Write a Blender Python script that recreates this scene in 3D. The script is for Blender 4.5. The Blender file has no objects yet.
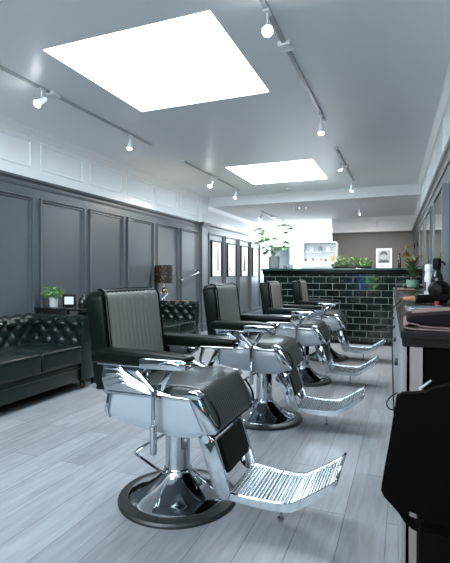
import bpy, bmesh, math, random
from mathutils import Vector, Matrix
PI = math.pi
C = bpy.context.scene.collection
R = math.radians
rnd = random.Random(7)

# ------------------------------------------------------------------ camera, sky, light, exposure
sc = bpy.context.scene
cd = bpy.data.cameras.new('camera')
cam = bpy.data.objects.new('camera', cd)
C.objects.link(cam)
cd.sensor_fit = 'HORIZONTAL'; cd.sensor_width = 24; cd.lens = 24
cd.clip_start = .05; cd.clip_end = 200
cam.location = (0, 0, 1.15)
cam.rotation_euler = (R(90 - .83), 0, R(21.6))
sc.camera = cam

w = bpy.data.worlds.new('sky'); sc.world = w; w.use_nodes = True
bg = w.node_tree.nodes['Background']
bg.inputs[0].default_value = (.78, .91, 1, 1)
bg.inputs[1].default_value = 9.0
# overcast sky above the horizon, duller street below it
_N = w.node_tree.nodes; _L = w.node_tree.links
_tc = _N.new('ShaderNodeTexCoord'); _sp = _N.new('ShaderNodeSeparateXYZ'); _mr = _N.new('ShaderNodeMapRange'); _mx = _N.new('ShaderNodeMix'); _mx.data_type = 'RGBA'
_L.new(_tc.outputs['Generated'], _sp.inputs[0]); _L.new(_sp.outputs['Z'], _mr.inputs['Value'])
_mr.inputs['From Min'].default_value = -.03; _mr.inputs['From Max'].default_value = .03
_mx.inputs['A'].default_value = (.48, .51, .54, 1); _mx.inputs['B'].default_value = (.78, .91, 1, 1)
_L.new(_mr.outputs['Result'], _mx.inputs['Factor']); _L.new(_mx.outputs['Result'], bg.inputs[0])

def portal(loc, sx, sy, rot):
    l = bpy.data.lights.new('sky_portal', 'AREA'); l.shape = 'RECTANGLE'
    l.size = sx; l.size_y = sy
    l.cycles.is_portal = True
    o = bpy.data.objects.new('sky_portal', l); C.objects.link(o)
    o.location = loc; o.rotation_euler = rot
portal((-1.765, 3.21, 2.80), 1.31, 1.32, (0, 0, 0))
portal((-1.845, 7.0, 2.80), 1.31, 1.35, (0, 0, 0))
portal((-2.78, 13.38, 1.76), 2.2, 1.52, (R(-90), 0, 0))
portal((-1.7, -2.05, 2.12), 4.0, 1.15, (R(90), 0, 0))
portal((-1.845, -.6, 2.80), 1.31, 1.3, (0, 0, 0))

vs = sc.view_settings
vs.view_transform = 'Standard'; vs.look = 'None'; vs.gamma = 1; vs.use_curve_mapping = False
vs.exposure = 1.1
sc.cycles.max_bounces = 10; sc.cycles.diffuse_bounces = 6; sc.cycles.glossy_bounces = 6
sc.cycles.transmission_bounces = 6; sc.cycles.sample_clamp_indirect = 8
sc.cycles.caustics_reflective = False; sc.cycles.caustics_refractive = False

# ------------------------------------------------------------------ materials
MATS = {}
def mat(name, col=(.8, .8, .8), rough=.5, metal=0, spec=.5, coat=0, emit=None, estr=0, trans=0, bump=0, bscale=50, var=0, rvar=0, alpha=1):
    m = bpy.data.materials.new(name); m.use_nodes = True
    nt = m.node_tree; b = nt.nodes['Principled BSDF']
    b.inputs['Base Color'].default_value = (*col, 1)
    b.inputs['Roughness'].default_value = rough
    b.inputs['Metallic'].default_value = metal
    b.inputs['Specular IOR Level'].default_value = spec
    b.inputs['Coat Weight'].default_value = coat
    b.inputs['Coat Roughness'].default_value = .08
    b.inputs['Transmission Weight'].default_value = trans
    b.inputs['Alpha'].default_value = alpha
    if emit:
        b.inputs['Emission Color'].default_value = (*emit, 1); b.inputs['Emission Strength'].default_value = estr
    N = nt.nodes; L = nt.links
    if bump or var or rvar:
        tc = N.new('ShaderNodeTexCoord'); n = N.new('ShaderNodeTexNoise')
        n.inputs['Scale'].default_value = bscale; n.inputs['Detail'].default_value = 4
        L.new(tc.outputs['Object'], n.inputs['Vector'])
        if bump:
            bp = N.new('ShaderNodeBump'); bp.inputs['Strength'].default_value = bump; bp.inputs['Distance'].default_value = .01
            L.new(n.outputs['Fac'], bp.inputs['Height']); L.new(bp.outputs['Normal'], b.inputs['Normal'])
        if var:
            mx = N.new('ShaderNodeMix'); mx.data_type = 'RGBA'
            mx.inputs['A'].default_value = (*[c * (1 - var) for c in col], 1)
            mx.inputs['B'].default_value = (*[min(1, c * (1 + var)) for c in col], 1)
            L.new(n.outputs['Fac'], mx.inputs['Factor']); L.new(mx.outputs['Result'], b.inputs['Base Color'])
        if rvar:
            mr = N.new('ShaderNodeMapRange')
            mr.inputs['To Min'].default_value = max(0, rough - rvar); mr.inputs['To Max'].default_value = rough + rvar
            L.new(n.outputs['Fac'], mr.inputs['Value']); L.new(mr.outputs['Result'], b.inputs['Roughness'])
    MATS[name] = m
    return m

WHITE = mat('white_paint', (.88, .90, .91), .45, var=.02, bscale=3)
CEIL = mat('ceiling_paint', (.87, .90, .92), .38, var=.02, bscale=2)
CEILM = mat('matt_ceiling_paint', (.88, .90, .92), .9, spec=.1)
DARK = mat('slate_blue_paint', (.072, .089, .098), .38, var=.05, bscale=4, bump=.04)
DARKW = mat('charcoal_paint', (.13, .127, .122), .6, var=.06, bscale=5)
LEATHER = mat('green_black_leather', (.0025, .005, .0045), .30, spec=.10, bump=.04, bscale=120, rvar=.05)
SOFAL = mat('sofa_leather', (.004, .010, .0095), .22, spec=.38, bump=.15, bscale=120, rvar=.06)
PADS = mat('dark_green_seat_leather', (.030, .038, .035), .34, spec=.5, bump=.06, bscale=140)
PAD_LIT = mat('lit_backrest_leather', (.25, .262, .248), .42, spec=.45, bump=.08, bscale=160, rvar=.06)  # same leather as the seat, lightened to stand for light on the backrests
CHROME = mat('chrome', (.46, .50, .53), .07, metal=1, rvar=.03, bscale=30)
ALU = mat('aluminium', (.48, .52, .56), .2, metal=1)
ENAMEL = mat('white_enamel', (.29, .32, .355), .22, coat=.25)
RUBBER = mat('black_rubber', (.014, .018, .018), .42)
BLACK = mat('black_plastic', (.004, .004, .0045), .5, spec=.15)
MATTEB = mat('matte_black', (.001, .001, .0012), .8, spec=.05)
GLOSSB = mat('gloss_black', (.01, .012, .012), .12)
FIXT = mat('white_plastic', (.78, .8, .82), .35)
TRACKM = mat('track_grey', (.42, .44, .45), .4)
STONE = mat('countertop_stone', (.012, .012, .012), .2, spec=.3, var=.4, bscale=30)
PANELW = mat('counter_white_panel', (.26, .275, .285), .35)
PINKW = mat('pale_wood_edge', (.22, .19, .185), .5, var=.1, bscale=8)
TEALTOP = mat('dark_teal_slab', (.02, .052, .048), .2)
LEAF = mat('leaf_green', (.10, .26, .06), .4, var=.5, bscale=15)
LEAFL = mat('leaf_light_green', (.22, .42, .13), .45, var=.4, bscale=12)
LEAFD = mat('leaf_dark_green', (.07, .15, .05), .35, var=.5, bscale=18)
LEAFR = mat('leaf_rust', (.30, .10, .04), .4, var=.4, bscale=18)
POTG = mat('grey_concrete', (.16, .18, .185), .7, var=.1, bscale=20)
POTW = mat('white_ceramic', (.72, .74, .75), .3)
POTT = mat('teal_ceramic', (.20, .36, .30), .2, var=.35, bscale=25)
SOIL = mat('soil', (.03, .02, .015), .9, bump=.5, bscale=80)
BRASS = mat('brass', (.65, .43, .16), .25, metal=1)
WOOD = mat('brown_wood', (.20, .09, .04), .45, var=.3, bscale=20)
COPPER = mat('copper_wood', (.50, .24, .14), .4, var=.2, bscale=30)
MIRROR = mat('mirror_glass', (.86, .9, .91), .015, metal=1)
FRAMEG = mat('grey_mirror_frame', (.13, .15, .16), .35)
PAPER = mat('paper', (.78, .80, .81), .6)
INK = mat('ink_grey', (.09, .095, .10), .7)
INKM = mat('ink_mid_grey', (.33, .345, .36), .7, var=.25, bscale=40)
GREYB = mat('blue_grey_paint', (.30, .38, .43), .5)
TOWEL = mat('plum_towel', (.010, .007, .010), .95, bump=.6, bscale=300, spec=.1)
TOWELP = mat('pink_trim', (.22, .15, .145), .95, bump=.6, bscale=300, spec=.1)
GLASS = mat('window_glass', (1, 1, 1), .0, trans=1)
AMBER = mat('orange_label', (.7, .32, .10), .5)
REDP = mat('red_plastic', (.45, .03, .03), .4)
BULB = mat('spot_bulb', (1, 1, 1), .5, emit=(.93, .97, 1), estr=30)
WARM = mat('warm_bulb', (1, .8, .5), .5, emit=(1, .62, .25), estr=60)
def thin_glass():
    N = GLASS.node_tree.nodes; L = GLASS.node_tree.links
    tr = N.new('ShaderNodeBsdfTransparent'); gl = N.new('ShaderNodeBsdfGlossy'); gl.inputs['Roughness'].default_value = .02
    ms = N.new('ShaderNodeMixShader'); ms.inputs[0].default_value = .06
    L.new(tr.outputs[0], ms.inputs[1]); L.new(gl.outputs[0], ms.inputs[2]); L.new(ms.outputs[0], N['Material Output'].inputs['Surface'])
thin_glass()

# floor planks
def floor_mat():
    m = bpy.data.materials.new('pale_oak_planks'); m.use_nodes = True
    N = m.node_tree.nodes; L = m.node_tree.links; b = N['Principled BSDF']
    tc = N.new('ShaderNodeTexCoord'); sp = N.new('ShaderNodeSeparateXYZ'); cb = N.new('ShaderNodeCombineXYZ')
    L.new(tc.outputs['Object'], sp.inputs[0])
    ad = N.new('ShaderNodeMath'); ad.operation = 'ADD'; ad.inputs[1].default_value = .065
    L.new(sp.outputs['X'], ad.inputs[0])
    L.new(sp.outputs['Y'], cb.inputs['X']); L.new(ad.outputs[0], cb.inputs['Y'])
    br = N.new('ShaderNodeTexBrick')
    br.inputs['Scale'].default_value = 1; br.inputs['Brick Width'].default_value = 1.35; br.inputs['Row Height'].default_value = .19
    br.inputs['Mortar Size'].default_value = .0022; br.inputs['Mortar Smooth'].default_value = .3; br.offset = .37
    br.inputs['Color1'].default_value = (.25, .262, .28, 1); br.inputs['Color2'].default_value = (.315, .332, .355, 1)
    br.inputs['Mortar'].default_value = (.12, .12, .125, 1); br.inputs['Bias'].default_value = 0
    L.new(cb.outputs[0], br.inputs['Vector'])
    mp = N.new('ShaderNodeMapping'); mp.inputs['Scale'].default_value = (14, 1.3, 1)
    L.new(tc.outputs['Object'], mp.inputs[0])
    n = N.new('ShaderNodeTexNoise'); n.inputs['Scale'].default_value = 2.2; n.inputs['Detail'].default_value = 6; n.inputs['Roughness'].default_value = .62
    n.inputs['Distortion'].default_value = .6
    L.new(mp.outputs[0], n.inputs['Vector'])
    rp = N.new('ShaderNodeMapRange'); rp.inputs['From Min'].default_value = .3; rp.inputs['From Max'].default_value = .7
    rp.inputs['To Min'].default_value = .74; rp.inputs['To Max'].default_value = 1.12
    L.new(n.outputs['Fac'], rp.inputs['Value'])
    mx = N.new('ShaderNodeMix'); mx.data_type = 'RGBA'; mx.blend_type = 'MULTIPLY'; mx.inputs['Factor'].default_value = 1
    L.new(br.outputs['Color'], mx.inputs['A'])
    L.new(rp.outputs['Result'], mx.inputs['B'])
    # knots
    v = N.new('ShaderNodeTexVoronoi'); v.inputs['Scale'].default_value = 1.6
    mp2 = N.new('ShaderNodeMapping'); mp2.inputs['Scale'].default_value = (2.6, 1, 1); L.new(tc.outputs['Object'], mp2.inputs[0]); L.new(mp2.outputs[0], v.inputs['Vector'])
    kr = N.new('ShaderNodeMapRange'); kr.inputs['From Min'].default_value = .02; kr.inputs['From Max'].default_value = .12
    kr.inputs['To Min'].default_value = .72; kr.inputs['To Max'].default_value = 1
    L.new(v.outputs['Distance'], kr.inputs['Value'])
    mx2 = N.new('ShaderNodeMix'); mx2.data_type = 'RGBA'; mx2.blend_type = 'MULTIPLY'; mx2.inputs['Factor'].default_value = 1
    L.new(mx.outputs['Result'], mx2.inputs['A']); L.new(kr.outputs['Result'], mx2.inputs['B'])
    L.new(mx2.outputs['Result'], b.inputs['Base Color'])
    b.inputs['Roughness'].default_value = .42
    bp = N.new('ShaderNodeBump'); bp.inputs['Strength'].default_value = .15; bp.inputs['Distance'].default_value = .004
    L.new(rp.outputs['Result'], bp.inputs['Height']); L.new(bp.outputs['Normal'], b.inputs['Normal'])
    return m
FLOORM = floor_mat()

def tile_mat():
    m = bpy.data.materials.new('bottle_green_metro_tiles'); m.use_nodes = True
    N = m.node_tree.nodes; L = m.node_tree.links; b = N['Principled BSDF']
    tc = N.new('ShaderNodeTexCoord'); sp = N.new('ShaderNodeSeparateXYZ'); cb = N.new('ShaderNodeCombineXYZ')
    L.new(tc.outputs['Object'], sp.inputs[0]); L.new(sp.outputs['X'], cb.inputs['X']); L.new(sp.outputs['Z'], cb.inputs['Y'])
    br = N.new('ShaderNodeTexBrick')
    br.inputs['Scale'].default_value = 1; br.inputs['Brick Width'].default_value = .222; br.inputs['Row Height'].default_value = .112
    br.inputs['Mortar Size'].default_value = .0042; br.inputs['Mortar Smooth'].default_value = .25; br.offset = .5
    br.inputs['Color1'].default_value = (.003, .006, .0055, 1); br.inputs['Color2'].default_value = (.005, .012, .0105, 1)
    br.inputs['Mortar'].default_value = (.17, .19, .175, 1)
    L.new(cb.outputs[0], br.inputs['Vector']); L.new(br.outputs['Color'], b.inputs['Base Color'])
    mr = N.new('ShaderNodeMapRange'); mr.inputs['To Min'].default_value = .07; mr.inputs['To Max'].default_value = .7
    L.new(br.outputs['Fac'], mr.inputs['Value']); L.new(mr.outputs['Result'], b.inputs['Roughness'])
    n = N.new('ShaderNodeTexNoise'); n.inputs['Scale'].default_value = 9; L.new(cb.outputs[0], n.inputs['Vector'])
    ma = N.new('ShaderNodeMath'); ma.operation = 'MULTIPLY_ADD'; ma.inputs[1].default_value = -1.0
    L.new(br.outputs['Fac'], ma.inputs[0]); L.new(n.outputs['Fac'], ma.inputs[2])
    bp = N.new('ShaderNodeBump'); bp.inputs['Strength'].default_value = .35; bp.inputs['Distance'].default_value = .006
    L.new(ma.outputs[0], bp.inputs['Height']); L.new(bp.outputs['Normal'], b.inputs['Normal'])
    return m
TILES = tile_mat()

def lace_mat():
    m = bpy.data.materials.new('black_lace_shade'); m.use_nodes = True
    N = m.node_tree.nodes; L = m.node_tree.links; b = N['Principled BSDF']; out = N['Material Output']
    b.inputs['Base Color'].default_value = (.01, .01, .01, 1); b.inputs['Roughness'].default_value = .5
    tc = N.new('ShaderNodeTexCoord'); v = N.new('ShaderNodeTexVoronoi'); v.inputs['Scale'].default_value = 24
    L.new(tc.outputs['Object'], v.inputs['Vector'])
    mr = N.new('ShaderNodeMapRange'); mr.inputs['From Min'].default_value = .26; mr.inputs['From Max'].default_value = .36
    mr.inputs['To Min'].default_value = .8; mr.inputs['To Max'].default_value = 0
    L.new(v.outputs['Distance'], mr.inputs['Value'])
    tr = N.new('ShaderNodeBsdfTranslucent'); tr.inputs[0].default_value = (.22, .15, .08, 1)
    ms = N.new('ShaderNodeMixShader'); L.new(mr.outputs['Result'], ms.inputs[0]); L.new(b.outputs[0], ms.inputs[1]); L.new(tr.outputs[0], ms.inputs[2])
    L.new(ms.outputs[0], out.inputs['Surface'])
    return m
LACE = lace_mat()

# ------------------------------------------------------------------ mesh helpers
class MB:
    def __init__(s): s.v = []; s.f = []; s.mi = []; s.cur = 0
    def add(s, vs, fs, mi=None):
        o = len(s.v); s.v += [tuple(p) for p in vs]
        for f in fs: s.f.append(tuple(i + o for i in f)); s.mi.append(s.cur if mi is None else mi)
        return s
    def bm(s, b, M=None):
        b.verts.ensure_lookup_table(); b.verts.index_update()
        s.add([(M @ v.co) if M else v.co for v in b.verts], [[v.index for v in f.verts] for f in b.faces]); b.free(); return s
    def box(s, x0, x1, y0, y1, z0, z1, bev=0, seg=2, M=None):
        b = bmesh.new()
        g = bmesh.ops.create_cube(b, size=1)
        for v in b.verts:
            v.co = Vector(((x0 + x1) / 2 + v.co.x * (x1 - x0), (y0 + y1) / 2 + v.co.y * (y1 - y0), (z0 + z1) / 2 + v.co.z * (z1 - z0)))
        if bev: bmesh.ops.bevel(b, geom=b.edges[:], offset=bev, segments=seg, profile=.5, affect='EDGES')
        return s.bm(b, M)
    def prism(s, pts, axis, a, b_, bev=0, seg=2, M=None):
        # pts 2d in the two other axes (order x,y,z skipping axis)
        def P(p, t):
            return {'x': Vector((t, p[0], p[1])), 'y': Vector((p[0], t, p[1])), 'z': Vector((p[0], p[1], t))}[axis]
        b = bmesh.new()
        A = [b.verts.new(P(p, a)) for p in pts]; B = [b.verts.new(P(p, b_)) for p in pts]
        n = len(pts)
        b.faces.new(A); b.faces.new(B[::-1])
        for i in range(n): b.faces.new((A[i], B[i], B[(i + 1) % n], A[(i + 1) % n]))
        bmesh.ops.recalc_face_normals(b, faces=b.faces[:])
        if bev:
            es = [e for e in b.edges if len(e.link_faces) == 2 and e.calc_face_angle(0) > .6]
            bmesh.ops.bevel(b, geom=es, offset=bev, segments=seg, profile=.5, affect='EDGES')
        return s.bm(b, M)
    def lathe(s, prof, cx=0, cy=0, cz=0, n=24, M=None):
        vs = []; fs = []
        for r, z in prof:
            for k in range(n):
                a = 2 * PI * k / n; p = Vector((r * math.cos(a), r * math.sin(a), z))
                if M: p = M @ p
                vs.append((p.x + cx, p.y + cy, p.z + cz))
        for i in range(len(prof) - 1):
            for k in range(n):
                k2 = (k + 1) % n
                fs.append((i * n + k, i * n + k2, (i + 1) * n + k2, (i + 1) * n + k))
        if prof[0][0] > 1e-5: fs.append(tuple(range(n))[::-1])
        if prof[-1][0] > 1e-5: fs.append(tuple((len(prof) - 1) * n + k for k in range(n)))
        return s.add(vs, fs)
    def tube(s, pts, r, n=10, flat=1.0):
        pts = [Vector(p) for p in pts]; rs = r if isinstance(r, (list, tuple)) else [r] * len(pts)
        vs = []; fs = []; up = None
        for i, p in enumerate(pts):
            t = (pts[min(i + 1, len(pts) - 1)] - pts[max(i - 1, 0)]).normalized()
            if up is None:
                up = Vector((0, 0, 1)) if abs(t.z) < .9 else Vector((1, 0, 0))
            sd = t.cross(up).normalized(); up = sd.cross(t).normalized()
            for k in range(n):
                a = 2 * PI * k / n
                vs.append(p + sd * math.cos(a) * rs[i] * flat + up * math.sin(a) * rs[i])
        for i in range(len(pts) - 1):
            for k in range(n):
                k2 = (k + 1) % n; fs.append((i * n + k, i * n + k2, (i + 1) * n + k2, (i + 1) * n + k))
        fs.append(tuple(range(n))[::-1]); fs.append(tuple((len(pts) - 1) * n + k for k in range(n)))
        return s.add(vs, fs)
    def frame(s, O, U, V, Nn, u0, u1, v0, v1, prof):
        # mitred ring: prof = [(inset, height)]
        O, U, V, Nn = Vector(O), Vector(U), Vector(V), Vector(Nn)
        vs = []; fs = []
        for ins, h in prof:
            for (a, b) in ((u0 + ins, v0 + ins), (u1 - ins, v0 + ins), (u1 - ins, v1 - ins), (u0 + ins, v1 - ins)):
                vs.append(O + U * a + V * b + Nn * h)
        for i in range(len(prof) - 1):
            for k in range(4):
                k2 = (k + 1) % 4; fs.append((i * 4 + k, i * 4 + k2, (i + 1) * 4 + k2, (i + 1) * 4 + k))
        return s.add(vs, fs)
    def build(s, name, m, parent=None, smooth=True, ang=38, mods=None):
        me = bpy.data.meshes.new(name); me.from_pydata(s.v, [], s.f); me.update()
        b = bmesh.new(); b.from_mesh(me); bmesh.ops.remove_doubles(b, verts=b.verts, dist=1e-5) if False else None
        bmesh.ops.recalc_face_normals(b, faces=b.faces[:]); b.to_mesh(me); b.free()
        ms = m if isinstance(m, (list, tuple)) else [m]
        for x in ms: me.materials.append(x)
        if len(ms) > 1:
            for p, i in zip(me.polygons, s.mi): p.material_index = i
        if smooth:
            me.polygons.foreach_set('use_smooth', [True] * len(me.polygons)); me.set_sharp_from_angle(angle=R(ang))
        o = bpy.data.objects.new(name, me); C.objects.link(o)
        if parent: o.parent = parent
        return o

def tag(o, label=None, cat=None, group=None, kind=None):
    if label: o['label'] = label
    if cat: o['category'] = cat
    if group: o['group'] = group
    if kind: o['kind'] = kind
    return o
def thing(name, label, cat, loc=(0, 0, 0), rz=0, group=None):
    o = bpy.data.objects.new(name, None); C.objects.link(o); o.location = loc; o.rotation_euler = (0, 0, rz)
    o.empty_display_size = .1
    return tag(o, label, cat, group)
def struct(name, mb, m, parent=None, **k):
    o = mb.build(name, m, parent, **k)
    if not parent: o['kind'] = 'structure'
    return o
def copy_tree(o, parent=None):
    c = o.copy(); C.objects.link(c); c.parent = parent
    for ch in [x for x in bpy.data.objects if x.parent == o]: copy_tree(ch, c)
    return c

def xf(mb, f):
    mb.v = [f(*v) for v in mb.v]; return mb

def smooth_path(pts, n=8):
    pts = [Vector(p) for p in pts]; out = []
    for i in range(len(pts) - 1):
        p0 = pts[max(i - 1, 0)]; p1 = pts[i]; p2 = pts[i + 1]; p3 = pts[min(i + 2, len(pts) - 1)]
        for k in range(n):
            t = k / n
            out.append(.5 * ((2 * p1) + (-p0 + p2) * t + (2 * p0 - 5 * p1 + 4 * p2 - p3) * t * t + (-p0 + 3 * p1 - 3 * p2 + p3) * t ** 3))
    out.append(pts[-1]); return out
def resample(pts, step, closed=False):
    pts = [Vector(p) for p in pts]
    if closed: pts = pts + [pts[0]]
    out = [pts[0].copy()]; ss = [0]; tot = 0
    for a, b in zip(pts, pts[1:]):
        L = (b - a).length; k = max(1, round(L / step))
        for i in range(1, k + 1): out.append(a.lerp(b, i / k)); ss.append(tot + L * i / k)
        tot += L
    if closed: out.pop(); ss.pop()
    return out, ss

def pad(profile, thick, hw, nch=0, amp=.004, edge=.02, step=.012, border=.0, hw_end=None):
    """upholstered pad: profile = open 2D (x,z) path, outer side to its left normal; channels run along the path"""
    P, S = resample([Vector((p[0], p[1], 0)) for p in profile], step)
    n = len(P); tot = S[-1]
    ny = max(12, nch * 8 if nch else 16)
    vs = []; fs = []
    ys = [-1 + 2 * j / ny for j in range(ny + 1)]
    # cluster at edges
    extra = [-1, -.985, -.96, -.93]
    ys = sorted(set([round(y, 4) for y in ys + extra + [-e for e in extra]]))
    m = len(ys)
    def nrm(i):
        t = (P[min(i + 1, n - 1)] - P[max(i - 1, 0)]).normalized(); return Vector((-t.y, t.x, 0))
    for i in range(n):
        N_ = nrm(i); s = S[i]
        W = hw if hw_end is None else hw + (hw_end - hw) * s / tot
        ed = min(s, tot - s)
        for y in ys:
            dy = (1 - abs(y)) * W
            d = min(dy, ed)
            e = min(1, d / edge); drop = -edge * (1 - math.sqrt(max(0, 1 - (1 - e) ** 2)))
            ch = 0
            if nch and dy > border and ed > border * .6:
                w_ = (y * W + (W - border)) / (2 * (W - border)) * nch
                ch = amp * (abs(math.sin(PI * w_)) ** .5 - .8)
            p = P[i] + N_ * (drop + ch)
            vs.append((p.x, y * W, p.y))
    for i in range(n):
        N_ = nrm(i)
        W = hw if hw_end is None else hw + (hw_end - hw) * S[i] / tot
        p = P[i] - N_ * thick
        vs.append((p.x, -W, p.y)); vs.append((p.x, W, p.y))
    for i in range(n - 1):
        for j in range(m - 1):
            fs.append((i * m + j, i * m + j + 1, (i + 1) * m + j + 1, (i + 1) * m + j))
        b = n * m + i * 2
        fs.append((b, b + 2, b + 3, b + 1))
        fs.append((i * m, (i + 1) * m, b + 2, b)); fs.append((i * m + m - 1, b + 1, b + 3, (i + 1) * m + m - 1))
    b0 = n * m; fs.append(tuple(range(m)) + (b0 + 1, b0)); l = (n - 1) * m; b1 = n * m + (n - 1) * 2
    fs.append(tuple(range(l, l + m))[::-1] + (b1, b1 + 1))
    return MB().add(vs, fs)

# ------------------------------------------------------------------ room shell
H = 2.77; H2 = 2.58; XL = -3.85; YB = 8.7; YF = 13.4; Y0 = -2.0
def XR(y): return .45 - .019 * y
struct('floor', MB().box(-4.2, .9, Y0 - .1, YF + .1, -.1, 0), FLOORM, smooth=False)
cm = MB()
SKY = ((-2.42, -1.11, 2.55, 3.87), (-2.50, -1.19, 6.33, 7.70), (-2.50, -1.19, -1.25, .05))  # third skylight is unseen, added behind the camera to light the room
for a, b in ((Y0 - .1, -1.25), (.05, 2.55), (3.87, 6.33), (7.70, YB)): cm.box(-4.2, .9, a, b, H, H + .015)
for x0, x1, a, b in SKY:
    cm.box(-4.2, x0, a, b, H, H + .015); cm.box(x1, .9, a, b, H, H + .015)
cm.cur = 1; cm.box(-4.2, .9, YB, YF + .2, H2, H + .015)      # lower ceiling behind the step
struct('ceiling', cm, [CEIL, CEILM], smooth=False)
# skylight kerbs: shallow white reveals with a glazed top
for n_, (x0, x1, a, b) in enumerate(SKY):
    k = MB()
    k.frame((0, 0, 0), (1, 0, 0), (0, 1, 0), (0, 0, 1), x0 - .04, x1 + .04, a - .04, b + .04, [(0, H + .015), (0, H + .06), (.04, H + .06), (.04, H + .015)])
    wv = struct('window_%d' % ((1, 2, 5)[n_]), k, WHITE, smooth=False)
    g = MB().box(x0 - .04, x1 + .04, a - .04, b + .04, H + .03, H + .036); g.build('pane', GLASS, wv, smooth=False)

# left wall
wl = MB(); wl.cur = 0
wl.box(XL - .15, XL, Y0, 8.36, 0, 2.2); wl.cur = 1; wl.box(XL - .15, XL, Y0, 8.36, 2.2, H)
wallL = struct('wall_left', wl, [DARK, WHITE], smooth=False)
MOUL = [(0, 0), (0, .022), (.006, .032), (.016, .032), (.020, .012), (.028, .008), (.034, .018), (.042, .020), (.046, .0)]
MOULW = [(0, 0), (0, .010), (.006, .014), (.016, .014), (.022, .004), (.026, .0)]
for k in range(-6, 5):
    y = 3.99 + .868 * k
    MB().frame((XL, 0, 0), (0, 1, 0), (0, 0, 1), (1, 0, 0), y, y + .76, .22, 2.02, MOUL).build('panel_moulding', DARK, wallL)
    MB().frame((XL, 0, 0), (0, 1, 0), (0, 0, 1), (1, 0, 0), y + .02, y + .75, 2.34, 2.64, MOULW).build('frieze_moulding', WHITE, wallL)
def rail(name, x, s, y0, y1, m, prof):
    mb = MB(); mb.prism([(x + s * p[0], p[1]) for p in prof], 'y', y0, y1)
    return struct(name, mb, m, smooth=False)
CAP = [(0, 2.12), (.012, 2.12), (.016, 2.15), (.016, 2.165), (.03, 2.18), (.045, 2.19), (.05, 2.215), (0, 2.215)]
COR = [(0, 2.68), (.012, 2.68), (.018, 2.70), (.03, 2.715), (.05, 2.735), (.06, 2.77), (0, 2.77)]
SKIRT = [(0, 0), (.02, 0), (.02, .12), (.012, .14), (0, .15)]
rail('trim_1', XL, 1, Y0, 8.3, DARK, CAP)
rail('trim_2', XL, 1, Y0, 8.3, WHITE, COR)
rail('baseboard_left', XL, 1, Y0, 8.3, DARK, SKIRT)
# pilaster between the two wall sections
pl = MB(); pl.cur = 0; pl.box(XL - .15, XL + .07, 8.3, 8.56, 0, 2.13)
pl.box(XL - .15, XL + .10, 8.27, 8.59, 2.13, 2.17); pl.box(XL - .15, XL + .13, 8.25, 8.61, 2.17, 2.22)
pl.box(XL - .15, XL + .09, 8.28, 8.58, 0, .16)
pl.cur = 1; pl.box(XL - .15, XL + .06, 8.3, 8.56, 2.22, H)
struct('trim_3', pl, [DARK, WHITE], smooth=False)
X2 = XL + .04
w2 = MB(); w2.cur = 0; w2.box(X2 - .2, X2, 8.56, 12.62, 0, 2.2); w2.cur = 1; w2.box(X2 - .2, X2, 8.56, YF, 2.2, H); w2.box(X2 - .2, X2 - .02, 12.62, YF, 0, 2.2)
wall2 = struct('wall_left_rear', w2, [DARK, WHITE], smooth=False)
for k in range(4):
    y = 8.66 + .935 * k
    MB().frame((X2, 0, 0), (0, 1, 0), (0, 0, 1), (1, 0, 0), y, y + .83, .22, 2.04, MOUL).build('panel_moulding', DARK, wall2)
rail('trim_4', X2, 1, 8.6, 12.62, DARK, CAP)
rail('trim_5', X2, 1, 8.6, YF, WHITE, [(0, 2.5), (.02, 2.5), (.04, 2.58), (0, 2.58)])
rail('baseboard_left_rear', X2, 1, 8.6, 12.62, DARK, SKIRT)

# right wall (a degree off parallel)
RZ = math.atan(.019)
def rwall(mb): return mb
rw = MB(); rw.cur = 0; rw.box(0, .15, -2.2, 13.6, 0, 2.2); rw.cur = 1; rw.box(0, .15, -2.2, 13.6, 2.2, H)
wallR = struct('wall_right', rw, [DARK, WHITE], smooth=False)
wallR.location = (.45, 0, 0); wallR.rotation_euler.z = RZ
for k in range(-1, 11):
    y = .35 + 1.12 * k
    if y > 10.9: continue
    MB().frame((0, 0, 0), (0, 1, 0), (0, 0, 1), (-1, 0, 0), y, y + .98, 2.34, 2.64 if y < 7.6 else 2.5, MOULW).build('frieze_moulding', WHITE, wallR)
for nm, pr, m in (('trim_6', CAP, DARK), ('trim_7', COR, WHITE), ('baseboard_right', SKIRT, DARK)):
    y1 = 8.6 if nm == 'trim_7' else 11.7
    o = rail(nm, 0, -1, -1.9, y1, m, pr); o.location = (.45, 0, 0); o.rotation_euler.z = RZ

# rear wall (right part) and side of the recess
rb = MB(); rb.cur = 0; rb.box(-1.70, .30, 11.7, 11.85, 0, 2.2); rb.cur = 1; rb.box(-1.70, .30, 11.7, 11.85, 2.2, H2)
rb.cur = 1; rb.box(-1.70, -1.55, 11.85, YF, 0, H2)
wallB = struct('wall_rear', rb, [DARKW, WHITE], smooth=False)
MB().prism([(11.7 - p[0], p[1]) for p in CAP], 'x', -1.70, .22).build('cap_rail', DARKW, wallB, smooth=False)
for x0, x1 in ((-1.58, -.72), (-.62, .12)):
    MB().frame((0, 11.7, 0), (1, 0, 0), (0, 0, 1), (0, -1, 0), x0, x1, 2.29, 2.5, MOULW).build('frieze_moulding', WHITE, wallB)
# shopfront at the far end
sf = MB()
sf.box(-3.95, -1.55, YF, YF + .12, 0, 1.0); sf.box(-3.95, -1.55, YF, YF + .12, 2.52, H)
for x in (-3.9, -2.75, -1.72): sf.box(x, x + .07, YF, YF + .1, 1.0, 2.52)
sf.box(-3.9, -1.65, YF, YF + .1, 2.05, 2.10)
wf = struct('window_3', sf, FIXT, smooth=False)
MB().box(-3.85, -1.65, YF + .04, YF + .05, 1.0, 2.52).build('pane', GLASS, wf, smooth=False)
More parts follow.
